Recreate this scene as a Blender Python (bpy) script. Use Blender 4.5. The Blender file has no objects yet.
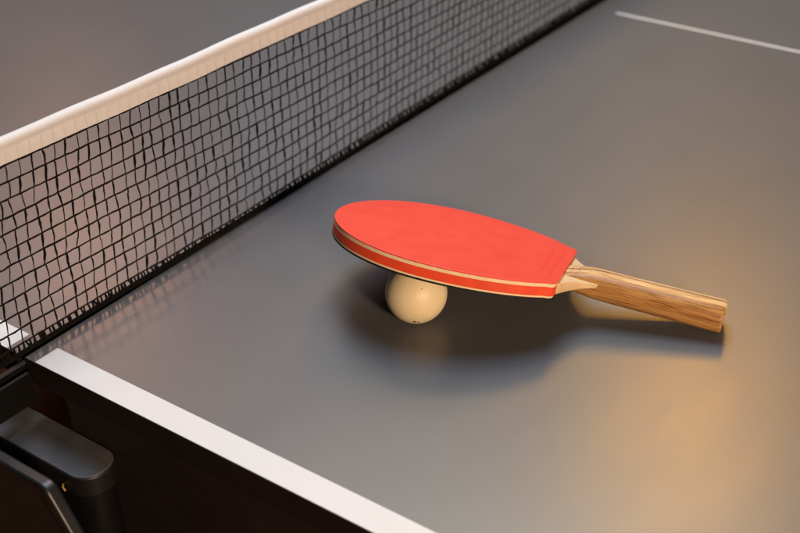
import bpy, bmesh, math, random
from mathutils import Matrix, Vector
random.seed(7)
R = math.radians
scene = bpy.context.scene
COL = scene.collection

# ------------------------------------------------------------------ camera
cam_d = bpy.data.cameras.new('camera')
cam = bpy.data.objects.new('camera', cam_d)
COL.objects.link(cam)
cam.location = (-0.42189, -0.67336, 0.52134)
cam.rotation_euler = (R(58.24793), R(2.51324), R(-52.72808))
cam_d.sensor_width = 36.0
cam_d.lens = 60.105
cam_d.clip_start = 0.02
cam_d.clip_end = 60.0
cam_d.dof.use_dof = True
cam_d.dof.focus_distance = 0.90
cam_d.dof.aperture_fstop = 6.3
scene.camera = cam

# ------------------------------------------------------------------ light
scene.view_settings.view_transform = 'Standard'
scene.view_settings.look = 'None'
scene.view_settings.exposure = 0.0
scene.view_settings.gamma = 1.0
world = bpy.data.worlds.new('World')
scene.world = world
world.use_nodes = True
bg = world.node_tree.nodes['Background']
bg.inputs['Color'].default_value = (1.0, 0.87, 0.80, 1)
bg.inputs['Strength'].default_value = 0.005

AIM = Vector((0.24, -0.26, 0.0))


def area(name, az, el, dist, sx, sy, power, color, aim=AIM):
    d = bpy.data.lights.new(name, 'AREA')
    d.shape = 'RECTANGLE' if sx != sy else 'DISK'
    d.size = sx
    d.size_y = sy
    d.energy = power
    d.color = color
    o = bpy.data.objects.new(name, d)
    COL.objects.link(o)
    v = Vector((math.cos(R(az)) * math.cos(R(el)), math.sin(R(az)) * math.cos(R(el)), math.sin(R(el))))
    o.location = aim + v * dist
    o.rotation_euler = (-v).to_track_quat('-Z', 'Y').to_euler()
    return o


area('warm_lamp', 21.0, 41.2, 3.2, 0.36, 0.70, 20.5, (1.0, 0.44, 0.02))
area('window_light', 36, 55, 2.2, 1.2, 0.8, 18.6, (1.0, 0.90, 0.66))
area('skylight', 35, 70, 2.0, 0.9, 0.9, 29.5, (0.58, 0.77, 1.0))
area('far_window', 60, 37, 3.0, 2.0, 0.8, 4.4, (0.70, 0.64, 1.0))
area('amber_lamp', 53.8, 32.6, 3.6, 0.36, 0.40, 8.6, (1.0, 0.48, 0.25), Vector((0.16, 0.14, 0)))
area('back_fill', 36, 25, 3.6, 1.6, 0.5, 1.5, (0.95, 0.93, 1.0))  # added dim fill that lifts the sheen across the far table
area('front_fill', 241, 18, 2.6, 0.4, 0.4, 66, (1.0, 0.71, 0.49))  # added warm fill from the camera side, not a known lamp


# ------------------------------------------------------------------ materials
class NT:
    def __init__(self, name):
        self.m = bpy.data.materials.new(name)
        self.m.use_nodes = True
        self.t = self.m.node_tree
        self.b = self.t.nodes['Principled BSDF']

    def n(self, typ, **kw):
        nd = self.t.nodes.new(typ)
        for k, v in kw.items():
            if k in nd.inputs:
                nd.inputs[k].default_value = v
            else:
                setattr(nd, k, v)
        return nd

    def l(self, a, b):
        self.t.links.new(a, b)

    def coords(self, scale=(1, 1, 1)):
        tc = self.n('ShaderNodeTexCoord')
        mp = self.n('ShaderNodeMapping')
        mp.inputs['Scale'].default_value = scale
        self.l(tc.outputs['Object'], mp.inputs['Vector'])
        return mp.outputs['Vector']

    def noise(self, vec, scale, detail=3, rough=0.55):
        nd = self.n('ShaderNodeTexNoise', Scale=scale, Detail=detail, Roughness=rough)
        self.l(vec, nd.inputs['Vector'])
        return nd.outputs['Fac']

    def ramp(self, fac, stops):
        nd = self.n('ShaderNodeValToRGB')
        cr = nd.color_ramp
        cr.elements.remove(cr.elements[1])
        cr.elements[0].position = stops[0][0]
        cr.elements[0].color = (*stops[0][1], 1)
        for p, c in stops[1:]:
            cr.elements.new(p).color = (*c, 1)
        self.l(fac, nd.inputs['Fac'])
        return nd.outputs['Color']

    def rough(self, fac, lo, hi):
        mr = self.n('ShaderNodeMapRange')
        mr.inputs['To Min'].default_value = lo
        mr.inputs['To Max'].default_value = hi
        self.l(fac, mr.inputs['Value'])
        self.l(mr.outputs['Result'], self.b.inputs['Roughness'])

    def bump(self, h, strength, dist):
        bp = self.n('ShaderNodeBump', Strength=strength, Distance=dist)
        self.l(h, bp.inputs['Height'])
        self.l(bp.outputs['Normal'], self.b.inputs['Normal'])


def mat(name, c, var=0.12, scale=60, r=0.5, rv=0.06, spec=0.5, bump=0.0, bscale=900, bdist=0.0003):
    t = NT(name)
    v = t.coords()
    f = t.noise(v, scale)
    lo = tuple(x * (1 - var) for x in c)
    hi = tuple(min(1, x * (1 + var)) for x in c)
    t.l(t.ramp(f, [(0.3, lo), (0.7, hi)]), t.b.inputs['Base Color'])
    t.rough(t.noise(v, scale * 2.3), max(0.02, r - rv), r + rv)
    t.b.inputs['Specular IOR Level'].default_value = spec
    if bump:
        t.bump(t.noise(v, bscale, 4), bump, bdist)
    return t.m


M = {}


def table_mat():
    t = NT('table_laminate')
    v = t.coords()
    f = t.noise(v, 9)
    base = t.ramp(f, [(0.3, (0.108, 0.109, 0.113)), (0.7, (0.118, 0.119, 0.123))])
    grain = t.ramp(t.noise(v, 1500, 2), [(0.3, (0.90, 0.90, 0.90)), (0.7, (1.08, 1.08, 1.08))])
    m1 = t.n('ShaderNodeMix', data_type='RGBA', blend_type='MULTIPLY')
    m1.inputs[0].default_value = 1.0
    t.l(base, m1.inputs[6])
    t.l(grain, m1.inputs[7])
    vo = t.n('ShaderNodeTexVoronoi', Scale=55.0)
    t.l(v, vo.inputs['Vector'])
    sp = t.ramp(vo.outputs['Distance'], [(0.012, (1, 1, 1)), (0.022, (0, 0, 0))])
    keep = t.ramp(t.noise(v, 21, 2), [(0.58, (0, 0, 0)), (0.62, (0.55, 0.55, 0.55))])
    m2 = t.n('ShaderNodeMath', operation='MULTIPLY')
    t.l(sp, m2.inputs[0])
    t.l(keep, m2.inputs[1])
    m3 = t.n('ShaderNodeMix', data_type='RGBA')
    t.l(m2.outputs['Value'], m3.inputs[0])
    t.l(m1.outputs[2], m3.inputs[6])
    m3.inputs[7].default_value = (0.32, 0.30, 0.28, 1)
    t.l(m3.outputs[2], t.b.inputs['Base Color'])
    # handling smears change the gloss a little
    sm = t.n('ShaderNodeMapping')
    sm.inputs['Scale'].default_value = (5, 14, 5)
    sm.inputs['Rotation'].default_value = (0, 0, 0.5)
    tc = t.n('ShaderNodeTexCoord')
    t.l(tc.outputs['Object'], sm.inputs['Vector'])
    t.rough(t.noise(sm.outputs['Vector'], 1.6, 6, 0.65), 0.265, 0.355)
    t.bump(t.noise(v, 1400, 4), 0.12, 0.00006)
    return t.m


M['table'] = table_mat()
M['white'] = mat('white_line_paint', (0.74, 0.735, 0.735), 0.02, 40, 0.45, 0.05, 0.4, 0.15, 1200, 0.00008)
M['black'] = mat('black_powder_coat', (0.0042, 0.004, 0.004), 0.2, 80, 0.48, 0.08, 0.25, 0.25, 1800, 0.0002)
M['frame'] = mat('black_painted_steel', (0.017, 0.012, 0.011), 0.15, 60, 0.45, 0.06, 0.3, 0.2, 1500, 0.0002)
M['board_edge'] = mat('black_edge_band', (0.012, 0.009, 0.0085), 0.15, 60, 0.45, 0.06, 0.3, 0.2, 1500, 0.0002)
M['arm'] = mat('lit_arm_top_grey', (0.095, 0.095, 0.100), 0.22, 45, 0.45, 0.08, 0.5, 0.35, 2200, 0.0002)  # lighter copy of the arm's plastic, light on its top put into colour
M['plastic'] = mat('black_moulded_plastic', (0.009, 0.009, 0.010), 0.25, 45, 0.40, 0.08, 0.5, 0.35, 2200, 0.0002)
M['brown_black'] = mat('matt_brown_black_plastic', (0.016, 0.010, 0.007), 0.15, 60, 0.6, 0.05, 0.4)
M['cord'] = mat('black_net_twine', (0.0065, 0.005, 0.0035), 0.3, 400, 0.75, 0.1, 0.12)


def rubber_mat():
    t = NT('red_rubber')
    v = t.coords()
    base = t.ramp(t.noise(v, 60, 4), [(0.3, (0.84, 0.066, 0.041)), (0.7, (0.90, 0.076, 0.047))])
    mp = t.n('ShaderNodeMapping')
    mp.inputs['Scale'].default_value = (26, 160, 26)
    mp.inputs['Rotation'].default_value = (0, 0, 0.6)
    tc = t.n('ShaderNodeTexCoord')
    t.l(tc.outputs['Object'], mp.inputs['Vector'])
    scuff = t.ramp(t.noise(mp.outputs['Vector'], 1.0, 5, 0.7), [(0.60, (0, 0, 0)), (0.74, (0.45, 0.45, 0.45))])
    m = t.n('ShaderNodeMix', data_type='RGBA')
    t.l(scuff, m.inputs[0])
    t.l(base, m.inputs[6])
    m.inputs[7].default_value = (0.88, 0.20, 0.14, 1)
    t.l(m.outputs[2], t.b.inputs['Base Color'])
    t.rough(t.noise(v, 38, 5, 0.65), 0.30, 0.58)
    t.b.inputs['Specular IOR Level'].default_value = 0.4
    t.bump(t.noise(v, 2600, 3), 0.15, 0.0001)
    return t.m


M['red'] = rubber_mat()


def side_mat():
    t = NT('red_painted_edge')
    v = t.coords()
    base = t.ramp(t.noise(v, 90, 3), [(0.3, (0.78, 0.066, 0.020)), (0.7, (0.90, 0.085, 0.026))])
    chips = t.ramp(t.noise(v, 210, 5, 0.7), [(0.675, (0, 0, 0)), (0.70, (1, 1, 1))])
    where = t.ramp(t.noise(v, 16, 2), [(0.50, (0, 0, 0)), (0.60, (0.9, 0.9, 0.9))])
    mu = t.n('ShaderNodeMath', operation='MULTIPLY')
    t.l(chips, mu.inputs[0])
    t.l(where, mu.inputs[1])
    m = t.n('ShaderNodeMix', data_type='RGBA')
    t.l(mu.outputs['Value'], m.inputs[0])
    t.l(base, m.inputs[6])
    m.inputs[7].default_value = (0.84, 0.56, 0.34, 1)
    t.l(m.outputs[2], t.b.inputs['Base Color'])
    t.b.inputs['Roughness'].default_value = 0.5
    t.b.inputs['Specular IOR Level'].default_value = 0.35
    t.bump(t.noise(v, 700, 4), 0.3, 0.0002)
    return t.m


M['red_side'] = side_mat()
M['sponge'] = mat('cream_sponge', (0.92, 0.70, 0.43), 0.07, 420, 0.85, 0.05, 0.2, 0.35, 1500, 0.0002)
M['black_rubber'] = mat('black_rubber', (0.012, 0.012, 0.012), 0.2, 80, 0.55, 0.05, 0.3)
M['show_through'] = mat('show_through_grey', (0.60, 0.54, 0.50), 0.15, 300, 0.8, 0.05, 0.2)
M['brass'] = mat('dull_brass', (0.45, 0.30, 0.10), 0.2, 90, 0.35, 0.05, 0.5)


def floor_mat():
    t = NT('brown_floor')
    v = t.coords()
    f = t.noise(v, 3.0, 5)
    t.l(t.ramp(f, [(0.3, (0.13, 0.05, 0.023)), (0.7, (0.18, 0.07, 0.033))]), t.b.inputs['Base Color'])
    t.rough(f, 0.45, 0.6)
    return t.m


def ball_mat():
    t = NT('ivory_celluloid')
    v = t.coords()
    f = t.noise(v, 90, 4)
    base = t.ramp(f, [(0.3, (0.82, 0.67, 0.40)), (0.7, (0.87, 0.72, 0.45))])
    # scuffs and small dark marks with their own places on the ball
    marks = None
    tc = t.n('ShaderNodeTexCoord')
    for (p, rad) in SMUDGES:
        d = t.n('ShaderNodeVectorMath', operation='DISTANCE')
        nv = t.n('ShaderNodeTexNoise', Scale=700.0, Detail=2.0)
        t.l(tc.outputs['Object'], nv.inputs['Vector'])
        t.l(tc.outputs['Object'], d.inputs[0])
        d.inputs[1].default_value = p
        ad = t.n('ShaderNodeMath', operation='MULTIPLY_ADD')
        t.l(nv.outputs['Fac'], ad.inputs[0])
        ad.inputs[1].default_value = rad * 2.2
        t.l(d.outputs['Value'], ad.inputs[2])
        lt = t.n('ShaderNodeMapRange')
        lt.inputs['From Min'].default_value = rad * 1.7
        lt.inputs['From Max'].default_value = rad * 2.1
        lt.inputs['To Min'].default_value = 1.0
        lt.inputs['To Max'].default_value = 0.0
        t.l(ad.outputs['Value'], lt.inputs['Value'])
        if marks is None:
            marks = lt.outputs['Result']
        else:
            mx = t.n('ShaderNodeMath', operation='MAXIMUM')
            t.l(marks, mx.inputs[0])
            t.l(lt.outputs['Result'], mx.inputs[1])
            marks = mx.outputs['Value']
    mix = t.n('ShaderNodeMix', data_type='RGBA')
    t.l(marks, mix.inputs[0])
    t.l(base, mix.inputs[6])
    mix.inputs[7].default_value = (0.035, 0.025, 0.018, 1)
    t.l(mix.outputs[2], t.b.inputs['Base Color'])
    t.rough(f, 0.42, 0.55)
    t.b.inputs['Subsurface Weight'].default_value = 0.25
    t.b.inputs['Subsurface Radius'].default_value = (0.004, 0.0025, 0.0012)
    t.bump(t.noise(v, 1500, 3), 0.1, 0.0001)
    return t.m


def wood_mat(name, stops, stripes, roughness=0.42, grain=1.0, pore=(0.45, 0.36, 0.28)):
    """grain runs along local X; laminated layers are stacked along local Y"""
    t = NT(name)
    tc = t.n('ShaderNodeTexCoord')
    mp = t.n('ShaderNodeMapping')
    mp.inputs['Scale'].default_value = (14, 420, 420)
    t.l(tc.outputs['Object'], mp.inputs['Vector'])
    f = t.noise(mp.outputs['Vector'], 1.0, 5, 0.6)
    base = t.ramp(f, stops)
    mp2 = t.n('ShaderNodeMapping')
    mp2.inputs['Scale'].default_value = (40, 1600, 1600)
    t.l(tc.outputs['Object'], mp2.inputs['Vector'])
    pores = t.noise(mp2.outputs['Vector'], 1.0, 3, 0.6)
    pm = t.ramp(pores, [(0.36, pore), (0.52, (1, 1, 1))])
    mul = t.n('ShaderNodeMix', data_type='RGBA', blend_type='MULTIPLY')
    mul.inputs[0].default_value = grain
    t.l(base, mul.inputs[6])
    t.l(pm, mul.inputs[7])
    out = mul.outputs[2]
    if stripes:
        sp = t.n('ShaderNodeSeparateXYZ')
        t.l(tc.outputs['Object'], sp.inputs['Vector'])
        mr = t.n('ShaderNodeMapRange')
        mr.inputs['From Min'].default_value = -0.014
        mr.inputs['From Max'].default_value = 0.014
        wob = t.n('ShaderNodeMath', operation='MULTIPLY_ADD')
        t.l(f, wob.inputs[0])
        wob.inputs[1].default_value = 0.0016
        t.l(sp.outputs['Y'], wob.inputs[2])
        t.l(wob.outputs['Value'], mr.inputs['Value'])
        st = t.ramp(mr.outputs['Result'], stripes)
        m2 = t.n('ShaderNodeMix', data_type='RGBA', blend_type='MULTIPLY')
        m2.inputs[0].default_value = 1.0
        t.l(out, m2.inputs[6])
        t.l(st, m2.inputs[7])
        out = m2.outputs[2]
    t.l(out, t.b.inputs['Base Color'])
    t.rough(f, roughness - 0.06, roughness + 0.1)
    t.b.inputs['Specular IOR Level'].default_value = 0.4
    t.bump(pores, 0.35, 0.00025)
    return t.m


def tape_mat():
    t = NT('white_net_tape_fabric')
    v = t.coords()
    wv = t.n('ShaderNodeTexWave', Scale=420.0, Distortion=1.2, bands_direction='DIAGONAL')
    t.l(v, wv.inputs['Vector'])
    f = t.noise(v, 120, 4)
    t.l(t.ramp(f, [(0.3, (0.86, 0.87, 0.89)), (0.7, (0.90, 0.91, 0.93))]), t.b.inputs['Base Color'])
    t.b.inputs['Roughness'].default_value = 0.7
    t.b.inputs['Specular IOR Level'].default_value = 0.3
    t.bump(wv.outputs['Fac'], 0.25, 0.0002)
    tr = t.n('ShaderNodeBsdfTranslucent')
    tr.inputs['Color'].default_value = (0.84, 0.78, 0.74, 1)
    mx = t.n('ShaderNodeMixShader')
    mx.inputs['Fac'].default_value = 0.22
    out = t.t.nodes['Material Output']
    t.l(t.b.outputs['BSDF'], mx.inputs[1])
    t.l(tr.outputs['BSDF'], mx.inputs[2])
    t.l(mx.outputs['Shader'], out.inputs['Surface'])
    return t.m


M['floor'] = floor_mat()
M['tape'] = tape_mat()
M['handle'] = wood_mat('laminated_walnut_handle',
                       [(0.28, (0.64, 0.36, 0.14)), (0.5, (0.90, 0.58, 0.27)), (0.72, (0.97, 0.70, 0.38))],
                       [(0.0, (0.50, 0.37, 0.21)), (0.15, (0.60, 0.47, 0.30)), (0.19, (0.46, 0.34, 0.20)), (0.25, (0.66, 0.54, 0.38)), (0.285, (0.90, 0.84, 0.74)), (0.32, (1, 0.98, 0.94)), (0.47, (1, 1, 1)),
                        (0.49, (0.40, 0.30, 0.27)), (0.555, (0.44, 0.33, 0.29)), (0.575, (1, 0.97, 0.9))], pore=(0.38, 0.27, 0.18))
M['blade_wood'] = wood_mat('pale_plywood', [(0.3, (0.72, 0.49, 0.26)), (0.7, (0.84, 0.61, 0.35))], None, 0.5, 0.35)


# ------------------------------------------------------------------ mesh helpers
def link(name, bm, m, parent=None, smooth=None, bevel=None, segs=2):
    me = bpy.data.meshes.new(name)
    bmesh.ops.recalc_face_normals(bm, faces=bm.faces[:])
    bm.to_mesh(me)
    bm.free()
    for mm in (m if isinstance(m, (list, tuple)) else [m]):
        me.materials.append(mm)
    o = bpy.data.objects.new(name, me)
    COL.objects.link(o)
    if parent:
        o.parent = parent
    if smooth is not None:
        for p in me.polygons:
            p.use_smooth = True
        me.set_sharp_from_angle(angle=R(smooth))
    if bevel:
        b = o.modifiers.new('bevel', 'BEVEL')
        b.width = bevel
        b.segments = segs
        b.limit_method = 'ANGLE'
        b.angle_limit = R(40)
        b.harden_normals = False
    return o


def empty(name, loc=(0, 0, 0)):
    o = bpy.data.objects.new(name, None)
    o.empty_display_size = 0.05
    COL.objects.link(o)
    o.location = loc
    return o


def tag(o, label=None, cat=None, kind=None, group=None):
    for k, v in (('label', label), ('category', cat), ('kind', kind), ('group', group)):
        if v:
            o[k] = v
    return o


def box(bm, x0, x1, y0, y1, z0, z1):
    vs = [bm.verts.new(p) for p in ((x0, y0, z0), (x1, y0, z0), (x1, y1, z0), (x0, y1, z0),
                                    (x0, y0, z1), (x1, y0, z1), (x1, y1, z1), (x0, y1, z1))]
    fs = [bm.faces.new([vs[i] for i in f]) for f in ((3, 2, 1, 0), (4, 5, 6, 7), (0, 1, 5, 4), (1, 2, 6, 5), (2, 3, 7, 6), (3, 0, 4, 7))]
    return fs


def boxmesh(*a):
    bm = bmesh.new()
    box(bm, *a)
    return bm


def prism(bm, poly, f0, f1):
    """poly: list of (a, b); f0/f1 map (a,b) to a point for the two caps"""
    n = len(poly)
    A = [bm.verts.new(f0(*p)) for p in poly]
    B = [bm.verts.new(f1(*p)) for p in poly]
    bm.faces.new(A[::-1])
    bm.faces.new(B)
    for i in range(n):
        j = (i + 1) % n
        bm.faces.new((A[i], A[j], B[j], B[i]))


def tube(bm, pts, rads, n=6, up=Vector((0, 0, 1)), flat=1.0, twist=None, caps=True):
    rings = []
    for i, p in enumerate(pts):
        p = Vector(p)
        a = Vector(pts[max(0, i - 1)])
        b = Vector(pts[min(len(pts) - 1, i + 1)])
        t = (b - a).normalized()
        s = t.cross(up)
        if s.length < 1e-4:
            s = t.cross(Vector((1, 0, 0)))
        s.normalize()
        q = s.cross(t)
        r = rads[i] if hasattr(rads, '__len__') else rads
        tw = twist[i] if twist else 0
        ring = []
        for k in range(n):
            an = 2 * math.pi * k / n
            x, y = math.cos(an) * r, math.sin(an) * r * flat
            x, y = x * math.cos(tw) - y * math.sin(tw), x * math.sin(tw) + y * math.cos(tw)
            ring.append(bm.verts.new(p + s * x + q * y))
        rings.append(ring)
    for a, b in zip(rings, rings[1:]):
        for k in range(n):
            bm.faces.new((a[k], a[(k + 1) % n], b[(k + 1) % n], b[k]))
    if caps:
        bm.faces.new(rings[0][::-1])
        bm.faces.new(rings[-1])


def rounded(pts, r, seg=6):
    """round the corners of a 2-D polygon"""
    out = []
    n = len(pts)
    for i in range(n):
        p = Vector(pts[i])
        a = (Vector(pts[i - 1]) - p)
        b = (Vector(pts[(i + 1) % n]) - p)
        rr = r[i] if hasattr(r, '__len__') else r
        if rr <= 0:
            out.append(tuple(p))
            continue
        la, lb = a.length, b.length
        a.normalize()
        b.normalize()
        half = a.angle(b) / 2
        d = min(rr / math.tan(half), la * 0.49, lb * 0.49)
        rr = d * math.tan(half)
        c = p + (a + b).normalized() * (rr / math.sin(half))
        s0 = p + a * d - c
        s1 = p + b * d - c
        for k in range(seg + 1):
            v = s0.lerp(s1, k / seg)
            out.append(tuple(c + v.normalized() * rr))
    return out


# ------------------------------------------------------------------ setting
bm = bmesh.new()
vs = [bm.verts.new(p) for p in ((-8, -8, -0.76), (10, -8, -0.76), (10, 10, -0.76), (-8, 10, -0.76))]
bm.faces.new(vs)
fl = link('floor', bm, M['floor'])
tag(fl, kind='structure')

# ------------------------------------------------------------------ table
TW, TL, TH = 1.525, 1.37, 0.020
table = empty('table_tennis_table', (TW / 2, 0, -0.76))
tag(table, 'dark grey table tennis table with white edge lines and black frame', 'table')
TO = -table.location


def tpart(name, bm, m, parent=None, **kw):
    o = link(name, bm, m, parent or table, **kw)
    if parent is None:
        o.location = TO
    return o


GAP = 0.0077


def half(y0, y1, ends):
    """one half of the table; ends: y of the net-side end and direction away from the net"""
    sgn = -1 if ends == y1 else 1
    bm = bmesh.new()
    fs = box(bm, 0, TW, y0, y1, -TH, 0)
    for i in (2, 3, 4, 5):
        fs[i].material_index = 1
    top = tpart('table_top', bm, [M['table'], M['board_edge']], smooth=30, bevel=0.0009, segs=3)
    net0 = ends + sgn * 0.0112
    far = y0 if sgn < 0 else y1
    t = 0.00022
    for xa, xb in ((0.0007, 0.0205), (TW - 0.0205, TW - 0.0007)):
        tpart('side_line', boxmesh(xa, xb, min(net0, far), max(net0, far), 0.00002, t), M['white'], top)
    a, b = far - sgn * 0.0007, far - sgn * 0.0205
    tpart('end_line', boxmesh(0.0206, TW - 0.0206, min(a, b), max(a, b), 0.00002, t), M['white'], top)
    c0 = ends + sgn * (0.0292 if sgn < 0 else 0.07)
    c1 = far - sgn * 0.0206
    tpart('centre_line', boxmesh(TW / 2 - 0.0017, TW / 2 + 0.0017, min(c0, c1), max(c0, c1), 0.00002, t), M['white'], top)
    # steel frame under the board
    e0 = ends + sgn * (0.031 if sgn < 0 else 0.25)
    e1 = far - sgn * 0.03
    lo, hi = min(e0, e1), max(e0, e1)
    for x in (0.004, TW - 0.029):
        tpart('frame_rail', boxmesh(x, x + 0.025, lo, hi, -0.130, -TH - 0.0003), M['frame'], bevel=0.002)
    for y in (e0, e1 - sgn * 0.025):
        a, b = min(y, y + sgn * 0.025), max(y, y + sgn * 0.025)
        tpart('frame_rail', boxmesh(0.0293, TW - 0.0293, a, b, -0.060, -TH - 0.0003), M['black'], bevel=0.002)
    # leg frames
    for y in (ends + sgn * (0.17 if sgn < 0 else 0.42), ends + sgn * 1.10):
        for x in (0.06, TW - 0.11):
            bm = bmesh.new()
            box(bm, x, x + 0.05, y - 0.05, y + 0.05, -0.735, -0.0605)
            tpart('leg', bm, M['black'], bevel=0.004)
            tpart('foot', boxmesh(x - 0.01, x + 0.06, y - 0.06, y + 0.06, -0.76, -0.7353), M['black'], bevel=0.006)
    return top


half(-TL, 0.0, 0.0)
half(GAP, GAP + TL, GAP)

# ------------------------------------------------------------------ net
NY = 0.0048
net = empty('table_tennis_net', (-0.10, NY, 0))
tag(net, 'black mesh net with white top tape stretched across the table', 'net')


def ztop(x):
    x = max(-0.15, min(x, 0.75))
    return 0.1567 - 0.0345 * x + 0.012 * x * x


def zbot(x):
    return 0.0016 + 0.0003 * math.sin(x * 19)


def ybot(x):
    s = min(1, max(0, (x - 0.3) / 0.3))
    return 0.0020 - 0.0026 * math.exp(-((x - 0.22) / 0.12) ** 2) + 0.004 * s * s * (3 - 2 * s)


XA, XB = -0.15, TW + 0.15
PX = 0.0096
NCOL = int((XB - XA) / PX)
NROW = 11
cols = [XA + i * PX for i in range(NCOL + 1)]
NO = -net.location


def npart(name, bm, m, **kw):
    o = link(name, bm, m, net, **kw)
    o.location = NO
    return o


rowjit = [random.uniform(-0.0003, 0.0003) for _ in range(NROW + 1)]
rowph = [(random.uniform(0, 6.3), random.uniform(0, 6.3)) for _ in range(NROW + 1)]


def knot(i, k):
    """k = 0 top row under the tape .. NROW row just above the foot cord"""
    x = cols[i]
    zt = ztop(x) - 0.0194
    zb = zbot(x) + 0.0078
    z = zt + (zb - zt) * k / NROW
    if k > 0:
        z += rowjit[k] + 0.00035 * math.sin(x * 23 + rowph[k][0]) + 0.00018 * math.sin(x * 71 + rowph[k][1])
    f = k / NROW
    y = NY + 0.0012 * math.sin(x * 9 + k * 0.3) * f * (1 - f) * 4 + (ybot(x) - NY) * f
    return x - 0.0100 * f, y, z


shift = [[random.gauss(0, 0.00062) for _ in range(NROW + 2)] for _ in cols]
for i in range(len(cols)):          # neighbouring knots drift together a little
    for k in range(1, NROW + 2):
        shift[i][k] = 0.3 * shift[i][k - 1] + shift[i][k]

bm = bmesh.new()
# cross strands
for k in range(NROW + 1):
    pts = []
    for i in range(len(cols)):
        x, y, z = knot(i, k)
        pts.append((x + shift[i][k] * 0.3, y, z + random.gauss(0, 0.00016)))
        if i < len(cols) - 1:
            x2, y2, z2 = knot(i + 1, k)
            pts.append(((x + x2) / 2, y, (z + z2) / 2 - 0.0001 + random.gauss(0, 0.0002)))
    rads = [0.00062 + random.uniform(-0.00008, 0.00018) for _ in pts]
    tube(bm, pts, rads, 5, caps=False)
# upright strands: flat twisted ribbons, one piece per cell
for i in range(len(cols)):
    for k in range(-2, NROW):
        if k < 0:
            continue
        x0, y0, z0 = knot(i, k)
        x1, y1, z1 = knot(i, k + 1)
        xa = x0 + shift[i][k] + random.gauss(0, 0.00042)
        xb = x1 + shift[i][k + 1] + random.gauss(0, 0.00042)
        off = random.gauss(0, 0.00028)
        w = random.choice((0.0006, 0.00075, 0.0009, 0.00105))
        tw0 = random.uniform(-0.5, 0.5)
        pts, rads, tw = [], [], []
        for s in range(6):
            f = s / 5
            env = math.sin(math.pi * f)
            pts.append((xa + (xb - xa) * f + off * env + random.gauss(0, 0.00012), y0 - 0.0004 * env, z0 + (z1 - z0) * f))
            rads.append(w * (0.68 + 0.55 * env * random.uniform(0.7, 1.1)))
            tw.append(tw0 + f * random.uniform(0.2, 1.2))
        tube(bm, pts, rads, 5, up=Vector((0, 1, 0)), flat=0.5, twist=tw, caps=False)
    # inside the tape
    x, y, z = knot(i, 0)
    zt = ztop(x) - 0.006
    tube(bm, [(x + shift[i][0], y, z), (x + shift[i][0] * 0.5 + random.gauss(0, 0.0004), y, (z + zt) / 2), (x + random.gauss(0, 0.0005), y, zt)],
         0.0007, 5, up=Vector((0, 1, 0)), caps=False)
    # short doubled tails gathered down to the foot cord
    x, y, z = knot(i, NROW)
    for j in range(3):
        xs = x + (j - 1) * 0.0033 + random.gauss(0, 0.0007)
        lean = random.gauss(0.0006, 0.0012)
        tube(bm, [(xs, y, z), (xs + lean * 0.5, y - 0.0005, z - 0.0035), (xs + lean, ybot(x), zbot(x) + 0.001)],
             [0.0007, random.uniform(0.0007, 0.0012), 0.0008], 5, up=Vector((0, 1, 0)), caps=False)
npart('mesh_netting', bm, M['cord'], smooth=60)

bm = bmesh.new()
pts = [(XA + j * 0.01, ybot(XA + j * 0.01) + random.gauss(0, 0.0001), zbot(XA + j * 0.01)) for j in range(int((XB - XA) / 0.01) + 1)]
tube(bm, pts, 0.00115, 8)
pts = [(p[0], p[1] - 0.0003, p[2] + 0.0020 + random.gauss(0, 0.0002)) for p in pts]
tube(bm, pts, 0.0006, 6)
npart('foot_cord', bm, M['cord'], smooth=60)

# white tape: one folded sheet over a headline cord
prof = []
HW, RR = 0.0011, 0.0038
for s in range(7):
    prof.append((-HW, -0.0182 + s * 0.0017))
for s in range(13):
    an = math.pi + 0.35 - (math.pi + 0.70) * s / 12
    prof.append((math.cos(an) * RR, -RR + math.sin(an) * RR))
for s in range(7):
    prof.append((HW, -0.0182 + (6 - s) * 0.0017))
NX = NCOL * 4
bm = bmesh.new()
prev = None
for j in range(NX + 1):
    x = XA + (XB - XA) * j / NX
    zt = ztop(x) + 0.0003 * math.sin(x * 31) + 0.0002 * math.sin(x * 83 + 1)
    near = abs(((x - XA) / PX + 0.5) % 1 - 0.5) * PX       # distance to nearest strand
    ridge = 0.00022 * math.exp(-(near / 0.0011) ** 2)
    ring = []
    for q, (dy, dz) in enumerate(prof):
        rd = ridge if dz < -0.0080 else 0
        wob = 0.00025 * math.sin(x * 57 + q * 0.7) if dz < -0.008 else 0
        ring.append(bm.verts.new((x, NY + dy + (-rd if dy < 0 else rd) + wob, zt + dz)))
    if prev:
        for q in range(len(prof) - 1):
            bm.faces.new((prev[q], prev[q + 1], ring[q + 1], ring[q]))
    prev = ring
npart('top_tape', bm, M['tape'], smooth=80)
bm = bmesh.new()
tube(bm, [(XA + j * 0.02, NY, ztop(XA + j * 0.02) - RR) for j in range(int((XB - XA) / 0.02) + 1)], 0.0022, 8)
bm2 = bmesh.new()
for i in range(len(cols)):
    x = cols[i] + shift[i][0] * 0.4
    zt = ztop(x)
    pts = []
    for q in range(6):
        f = q / 5
        pts.append((x + random.gauss(0, 0.00016), NY - HW - 0.00022 + 0.00025 * math.sin(x * 57 + 3 * (1 - f)), zt - 0.0084 - f * 0.0096))
    tube(bm2, pts, [0.00016] + [random.uniform(0.00022, 0.0004) for _ in range(5)], 5, up=Vector((0, 1, 0)), caps=False)
npart('strand_show_through', bm2, M['show_through'])  # added tubes standing in for net strands showing through the tape
npart('headline_cord', bm, M['tape'], smooth=60)

# ------------------------------------------------------------------ net clamp at the near corner
clamp = empty('net_clamp', (-0.03, 0.0, -0.05))
tag(clamp, 'black net clamp bolted under the near table corner', 'clamp')
CO = -clamp.location


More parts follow.
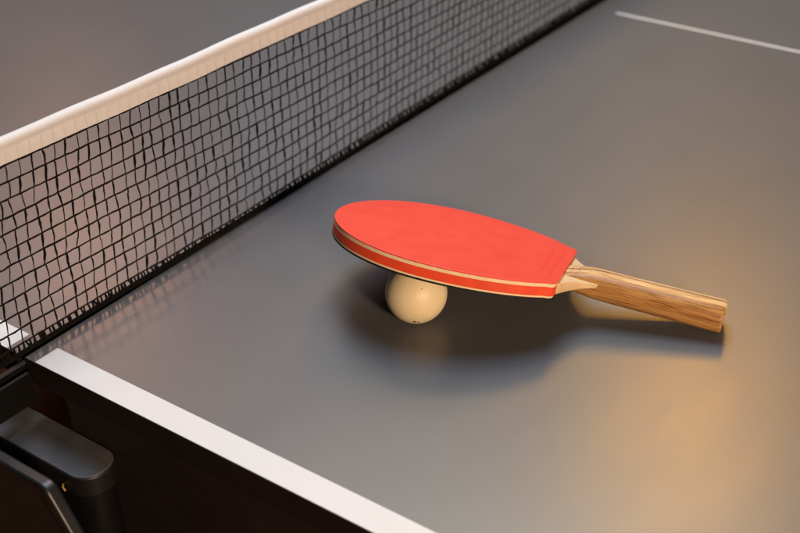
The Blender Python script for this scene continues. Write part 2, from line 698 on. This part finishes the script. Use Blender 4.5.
def cpart(name, bm, m, parent=None, **kw):
    o = link(name, bm, m, parent or clamp, **kw)
    if parent is None:
        o.location = CO
    return o


cpart('bracket', boxmesh(-0.16, 0.004, 0.0014, 0.0062, -0.030, -0.0062), M['black'], bevel=0.0008)
cpart('bracket_plate', boxmesh(-0.16, -0.0012, -0.0062, -0.0034, -0.034, -0.0088), M['black'], bevel=0.0005)
post = cpart('net_post', boxmesh(-0.163, -0.151, -0.002, 0.013, -0.0033, 0.150), M['black'], bevel=0.002)
# capsule arm
cap = rounded([(-0.0312, 0.13), (-0.0312, -0.0865), (0.0035, -0.0865), (0.0035, 0.13)], [0.004, 0.0165, 0.0165, 0.004], 12)
bm = bmesh.new()
prism(bm, cap, lambda a, b: (a, b, -0.066), lambda a, b: (a, b, -0.050))
arm = cpart('clamp_arm', bm, M['plastic'], smooth=35, bevel=0.0011, segs=3)
lit_top = rounded([(-0.0301, 0.129), (-0.0301, -0.0854), (0.0024, -0.0854), (0.0024, 0.129)], [0.003, 0.0154, 0.0154, 0.003], 12)
bm = bmesh.new()
prism(bm, lit_top, lambda a, b: (a, b, -0.0502), lambda a, b: (a, b, -0.0494))
link('lit_top', bm, M['arm'], arm, smooth=35, bevel=0.0004)  # added thin sheet, paints the arm's top as lit against dark sides
bm = bmesh.new()
base = rounded([(-0.0285, 0.125), (-0.0285, -0.084), (0.001, -0.084), (0.001, 0.125)], [0.003, 0.014, 0.014, 0.003], 10)
prism(bm, base, lambda a, b: (a, b, -0.21), lambda a, b: (a, b, -0.0662))
cpart('clamp_base', bm, M['black'], smooth=35)
bm = bmesh.new()
tube(bm, [(-0.0318, -0.062, -0.060), (-0.0335, -0.0635, -0.0605), (-0.0335, -0.0655, -0.063)], 0.0008, 6)
cpart('spring_clip', bm, M['brass'], smooth=60)
# rounded side cover with a raised rim
PXW = -0.052
outer = [(0.12, -0.0285), (-0.0865, -0.0300), (-0.128, -0.098), (-0.150, -0.200), (0.12, -0.200)]
inner = [(0.115, -0.0365), (-0.0805, -0.0380), (-0.119, -0.101), (-0.140, -0.195), (0.115, -0.195)]
bm = bmesh.new()
po = rounded(outer, [0.003, 0.010, 0.03, 0.01, 0.003], 8)
pi_ = rounded(inner, [0.003, 0.008, 0.03, 0.01, 0.003], 8)
X0, X1 = PXW - 0.010, PXW
A0 = [bm.verts.new((X0, *p)) for p in po]
A1 = [bm.verts.new((X1, *p)) for p in po]
B0 = [bm.verts.new((X0, *p)) for p in pi_]
B1 = [bm.verts.new((X1, *p)) for p in pi_]
n = len(po)
for i in range(n):
    j = (i + 1) % n
    for a, b in ((A0, A1), (A1, B1), (B1, B0), (B0, A0)):
        bm.faces.new((a[i], a[j], b[j], b[i]))
cover = cpart('cover_rim', bm, M['plastic'], smooth=35, bevel=0.0028, segs=4)
bm = bmesh.new()
pc = rounded([(0.1145, -0.0370), (-0.0802, -0.0385), (-0.1183, -0.1012), (-0.139, -0.1945), (0.1145, -0.1945)], [0.003, 0.008, 0.03, 0.01, 0.003], 8)
prism(bm, pc, lambda a, b: (PXW - 0.0075, a, b), lambda a, b: (PXW - 0.0030, a, b))
cpart('cover_panel', bm, M['brown_black'], smooth=35)

# ------------------------------------------------------------------ bat
bat = empty('table_tennis_bat')
tag(bat, 'red table tennis bat with wooden handle, propped on the ball', 'bat')
ORG = Vector((0.20544, -0.11545, 0.05505))
E = Vector((0.31275, -0.94051, -0.13278)).normalized()
N = Vector((0.29169, -0.03794, 0.95576))
V = N.cross(E).normalized()
N = E.cross(V).normalized()
bat.matrix_world = Matrix(((E.x, V.x, N.x, ORG.x), (E.y, V.y, N.y, ORG.y), (E.z, V.z, N.z, ORG.z), (0, 0, 0, 1)))
BA, BB, BA2, LR, HE = 0.08212, 0.06905, 0.10472, 0.16879, 0.27874


def halfw(u):
    x = (BA - u) / BA if u < BA else (u - BA) / BA2
    return BB * math.sqrt(max(0, 1 - x * x))


def outline(inset=0.0, end=LR, corner=0.007):
    us = [BA - BA * math.cos(R(a)) for a in range(0, 91, 3)] + [BA + (end - BA) * k / 26 for k in range(1, 27)]
    side = []
    for u in us:
        side.append((u, halfw(u)))
    # soften the corner at the handle end
    w = side[-1][1]
    side = [p for p in side if p[0] < end - corner * 0.8]
    for k in range(6):
        a = math.pi / 2 * k / 5
        side.append((end - corner * 0.8 + corner * 0.8 * math.sin(a), halfw(end - corner * 0.8) - (1 - math.cos(a)) * corner * 0.8))
    poly = side + [(u, -v) for u, v in side[::-1] if v > 1e-6]
    poly = [p for i, p in enumerate(poly) if i == 0 or (Vector(p) - Vector(poly[i - 1])).length > 1e-5]
    if inset:
        c = Vector((0.09, 0))
        out = []
        m = len(poly)
        for i in range(m):
            t = (Vector(poly[(i + 1) % m]) - Vector(poly[i - 1])).normalized()
            nn = Vector((-t.y, t.x))
            if nn.dot(c - Vector(poly[i])) < 0:
                nn = -nn
            out.append(tuple(Vector(poly[i]) + nn * inset))
        poly = out
    return poly


def sheet(name, z0, z1, inset, m, end=LR, bevel=None, segs=2, parent=None):
    bm = bmesh.new()
    prism(bm, outline(inset, end), lambda a, b: (a, b, z0), lambda a, b: (a, b, z1))
    return link(name, bm, m, parent or bat, smooth=40, bevel=bevel, segs=segs)


rub = sheet('red_rubber', -0.00125, 0.0, 0.0, M['red'], bevel=0.0005, segs=3)
sheet('sponge', -0.0036, -0.00127, 0.0003, M['sponge'], end=LR - 0.0003)
sheet('edge_band', -0.0101, -0.00362, 0.0001, M['red_side'], end=LR - 0.0002, bevel=0.0005)
sheet('sponge', -0.0113, -0.01012, 0.0004, M['sponge'], end=LR - 0.0006)
sheet('black_rubber', -0.0128, -0.01132, 0.0002, M['black_rubber'], end=LR - 0.0006, bevel=0.0004)
# pressed mark near the handle end of the rubber
bm = bmesh.new()


def frame_rect(u0, u1, v0, v1, w, z0, z1):
    for a in ((u0, u0 + w, v0, v1), (u1 - w, u1, v0, v1), (u0 + w, u1 - w, v0, v0 + w), (u0 + w, u1 - w, v1 - w, v1)):
        box(bm, *a, z0, z1)


frame_rect(LR - 0.0155, LR - 0.0065, 0.006, 0.036, 0.0012, -0.00005, 0.00030)
frame_rect(LR - 0.0155, LR - 0.0065, -0.030, 0.004, 0.0012, -0.00005, 0.00030)
link('pressed_mark', bm, M['red'], rub, bevel=0.0002)

# wooden neck: continues the blade between the rubbers to the handle
ZC = -0.00685
bm = bmesh.new()
HN = 0.0127
w0 = halfw(LR) - 0.0045
sec = [(LR - 0.010, halfw(LR - 0.010) - 0.006, 0.0), (LR - 0.0001, w0, 0.0)]
for k in range(1, 19):
    du = 0.036 * k / 18
    f = max(0.0, 1 - du / 0.034)
    sec.append((LR + du, 0.0122 + (w0 - 0.0122) * f ** 3.0 - 0.0010 * max(0, du - 0.024) / 0.012, (k / 18) ** 1.1))
rings = []
for u, w, t in sec:
    z0, z1 = ZC - 0.00375 + 0.0064 * t, ZC + 0.00375 - 0.0006 * t
    r = 0.0010 * (1 - t) + 0.0001
    ring = []
    for v, z in ((w - r, z0), (w, z0 + r), (w, z1 - r), (w - r, z1), (-w + r, z1), (-w, z1 - r), (-w, z0 + r), (-w + r, z0)):
        ring.append(bm.verts.new((u, v, z)))
    rings.append(ring)
for r0, r1 in zip(rings, rings[1:]):
    for k in range(8):
        bm.faces.new((r0[k], r0[(k + 1) % 8], r1[(k + 1) % 8], r1[k]))
bm.faces.new(rings[0])
bm.faces.new(rings[-1][::-1])
link('blade_neck', bm, M['blade_wood'], bat, smooth=35)


bm = bmesh.new()
rings = []
HL = HE - LR
# distance from the rubber, half width, half thickness, corner power
st = [(-0.0006, 0.0124, 0.0050), (0.003, 0.0125, 0.0057), (0.007, 0.0126, 0.0069), (0.012, 0.0127, 0.0085), (0.018, 0.0128, 0.0099),
      (0.025, 0.0130, 0.0108), (0.033, 0.0131, 0.0112), (0.045, 0.0131, 0.0113), (0.065, 0.0131, 0.0114), (0.088, 0.0133, 0.0116),
      (HL - 0.0024, 0.0136, 0.0118), (HL - 0.0009, 0.0133, 0.0115), (HL, 0.0125, 0.0107)]
for du, hw_, hh in st:
    ring = []
    ex = 0.45 + 0.35 * min(1, max(0, du / 0.026))
    for k in range(40):
        a = 2 * math.pi * (k + 0.5) / 40
        c, sn = math.cos(a), math.sin(a)
        ring.append(bm.verts.new((LR + du, hw_ * math.copysign(abs(c) ** ex, c), ZC - 0.0007 * min(1, max(0, du / 0.04)) + hh * (1 - 0.095 * min(1, max(0, du / 0.03))) * math.copysign(abs(sn) ** ex, sn))))
    rings.append(ring)
for r0, r1 in zip(rings, rings[1:]):
    for k in range(40):
        bm.faces.new((r0[k], r0[(k + 1) % 40], r1[(k + 1) % 40], r1[k]))
bm.faces.new(rings[0])
bm.faces.new(rings[-1][::-1])
link('handle', bm, M['handle'], bat, smooth=45)

# ------------------------------------------------------------------ ball
BR = 0.0215
BC = Vector((0.18720, -0.19631, BR))
cdir = (cam.location - BC).normalized()


def surf(u, v):
    """point of the ball's skin seen at photo pixel u, v (relative to the ball's own centre)"""
    rm = cam.rotation_euler.to_matrix()
    right, up = rm @ Vector((1, 0, 0)), rm @ Vector((0, 1, 0))
    dx, dy = (u - 416.2) / 31.2, -(v - 292.5) / 31.2
    dz = math.sqrt(max(0, 1 - dx * dx - dy * dy))
    return tuple((right * dx + up * dy + cdir * dz).normalized() * BR)


SMUDGES = [(surf(421.5, 289), 0.00055), (surf(414.5, 321.4), 0.0015), (surf(418.5, 321.6), 0.0010)]
M['ball'] = ball_mat()
bm = bmesh.new()
bmesh.ops.create_uvsphere(bm, u_segments=72, v_segments=36, radius=BR)
ball = link('table_tennis_ball', bm, M['ball'], smooth=180)
ball.location = BC
tag(ball, 'small ivory white ball wedged between the table and the tilted red bat', 'ball')
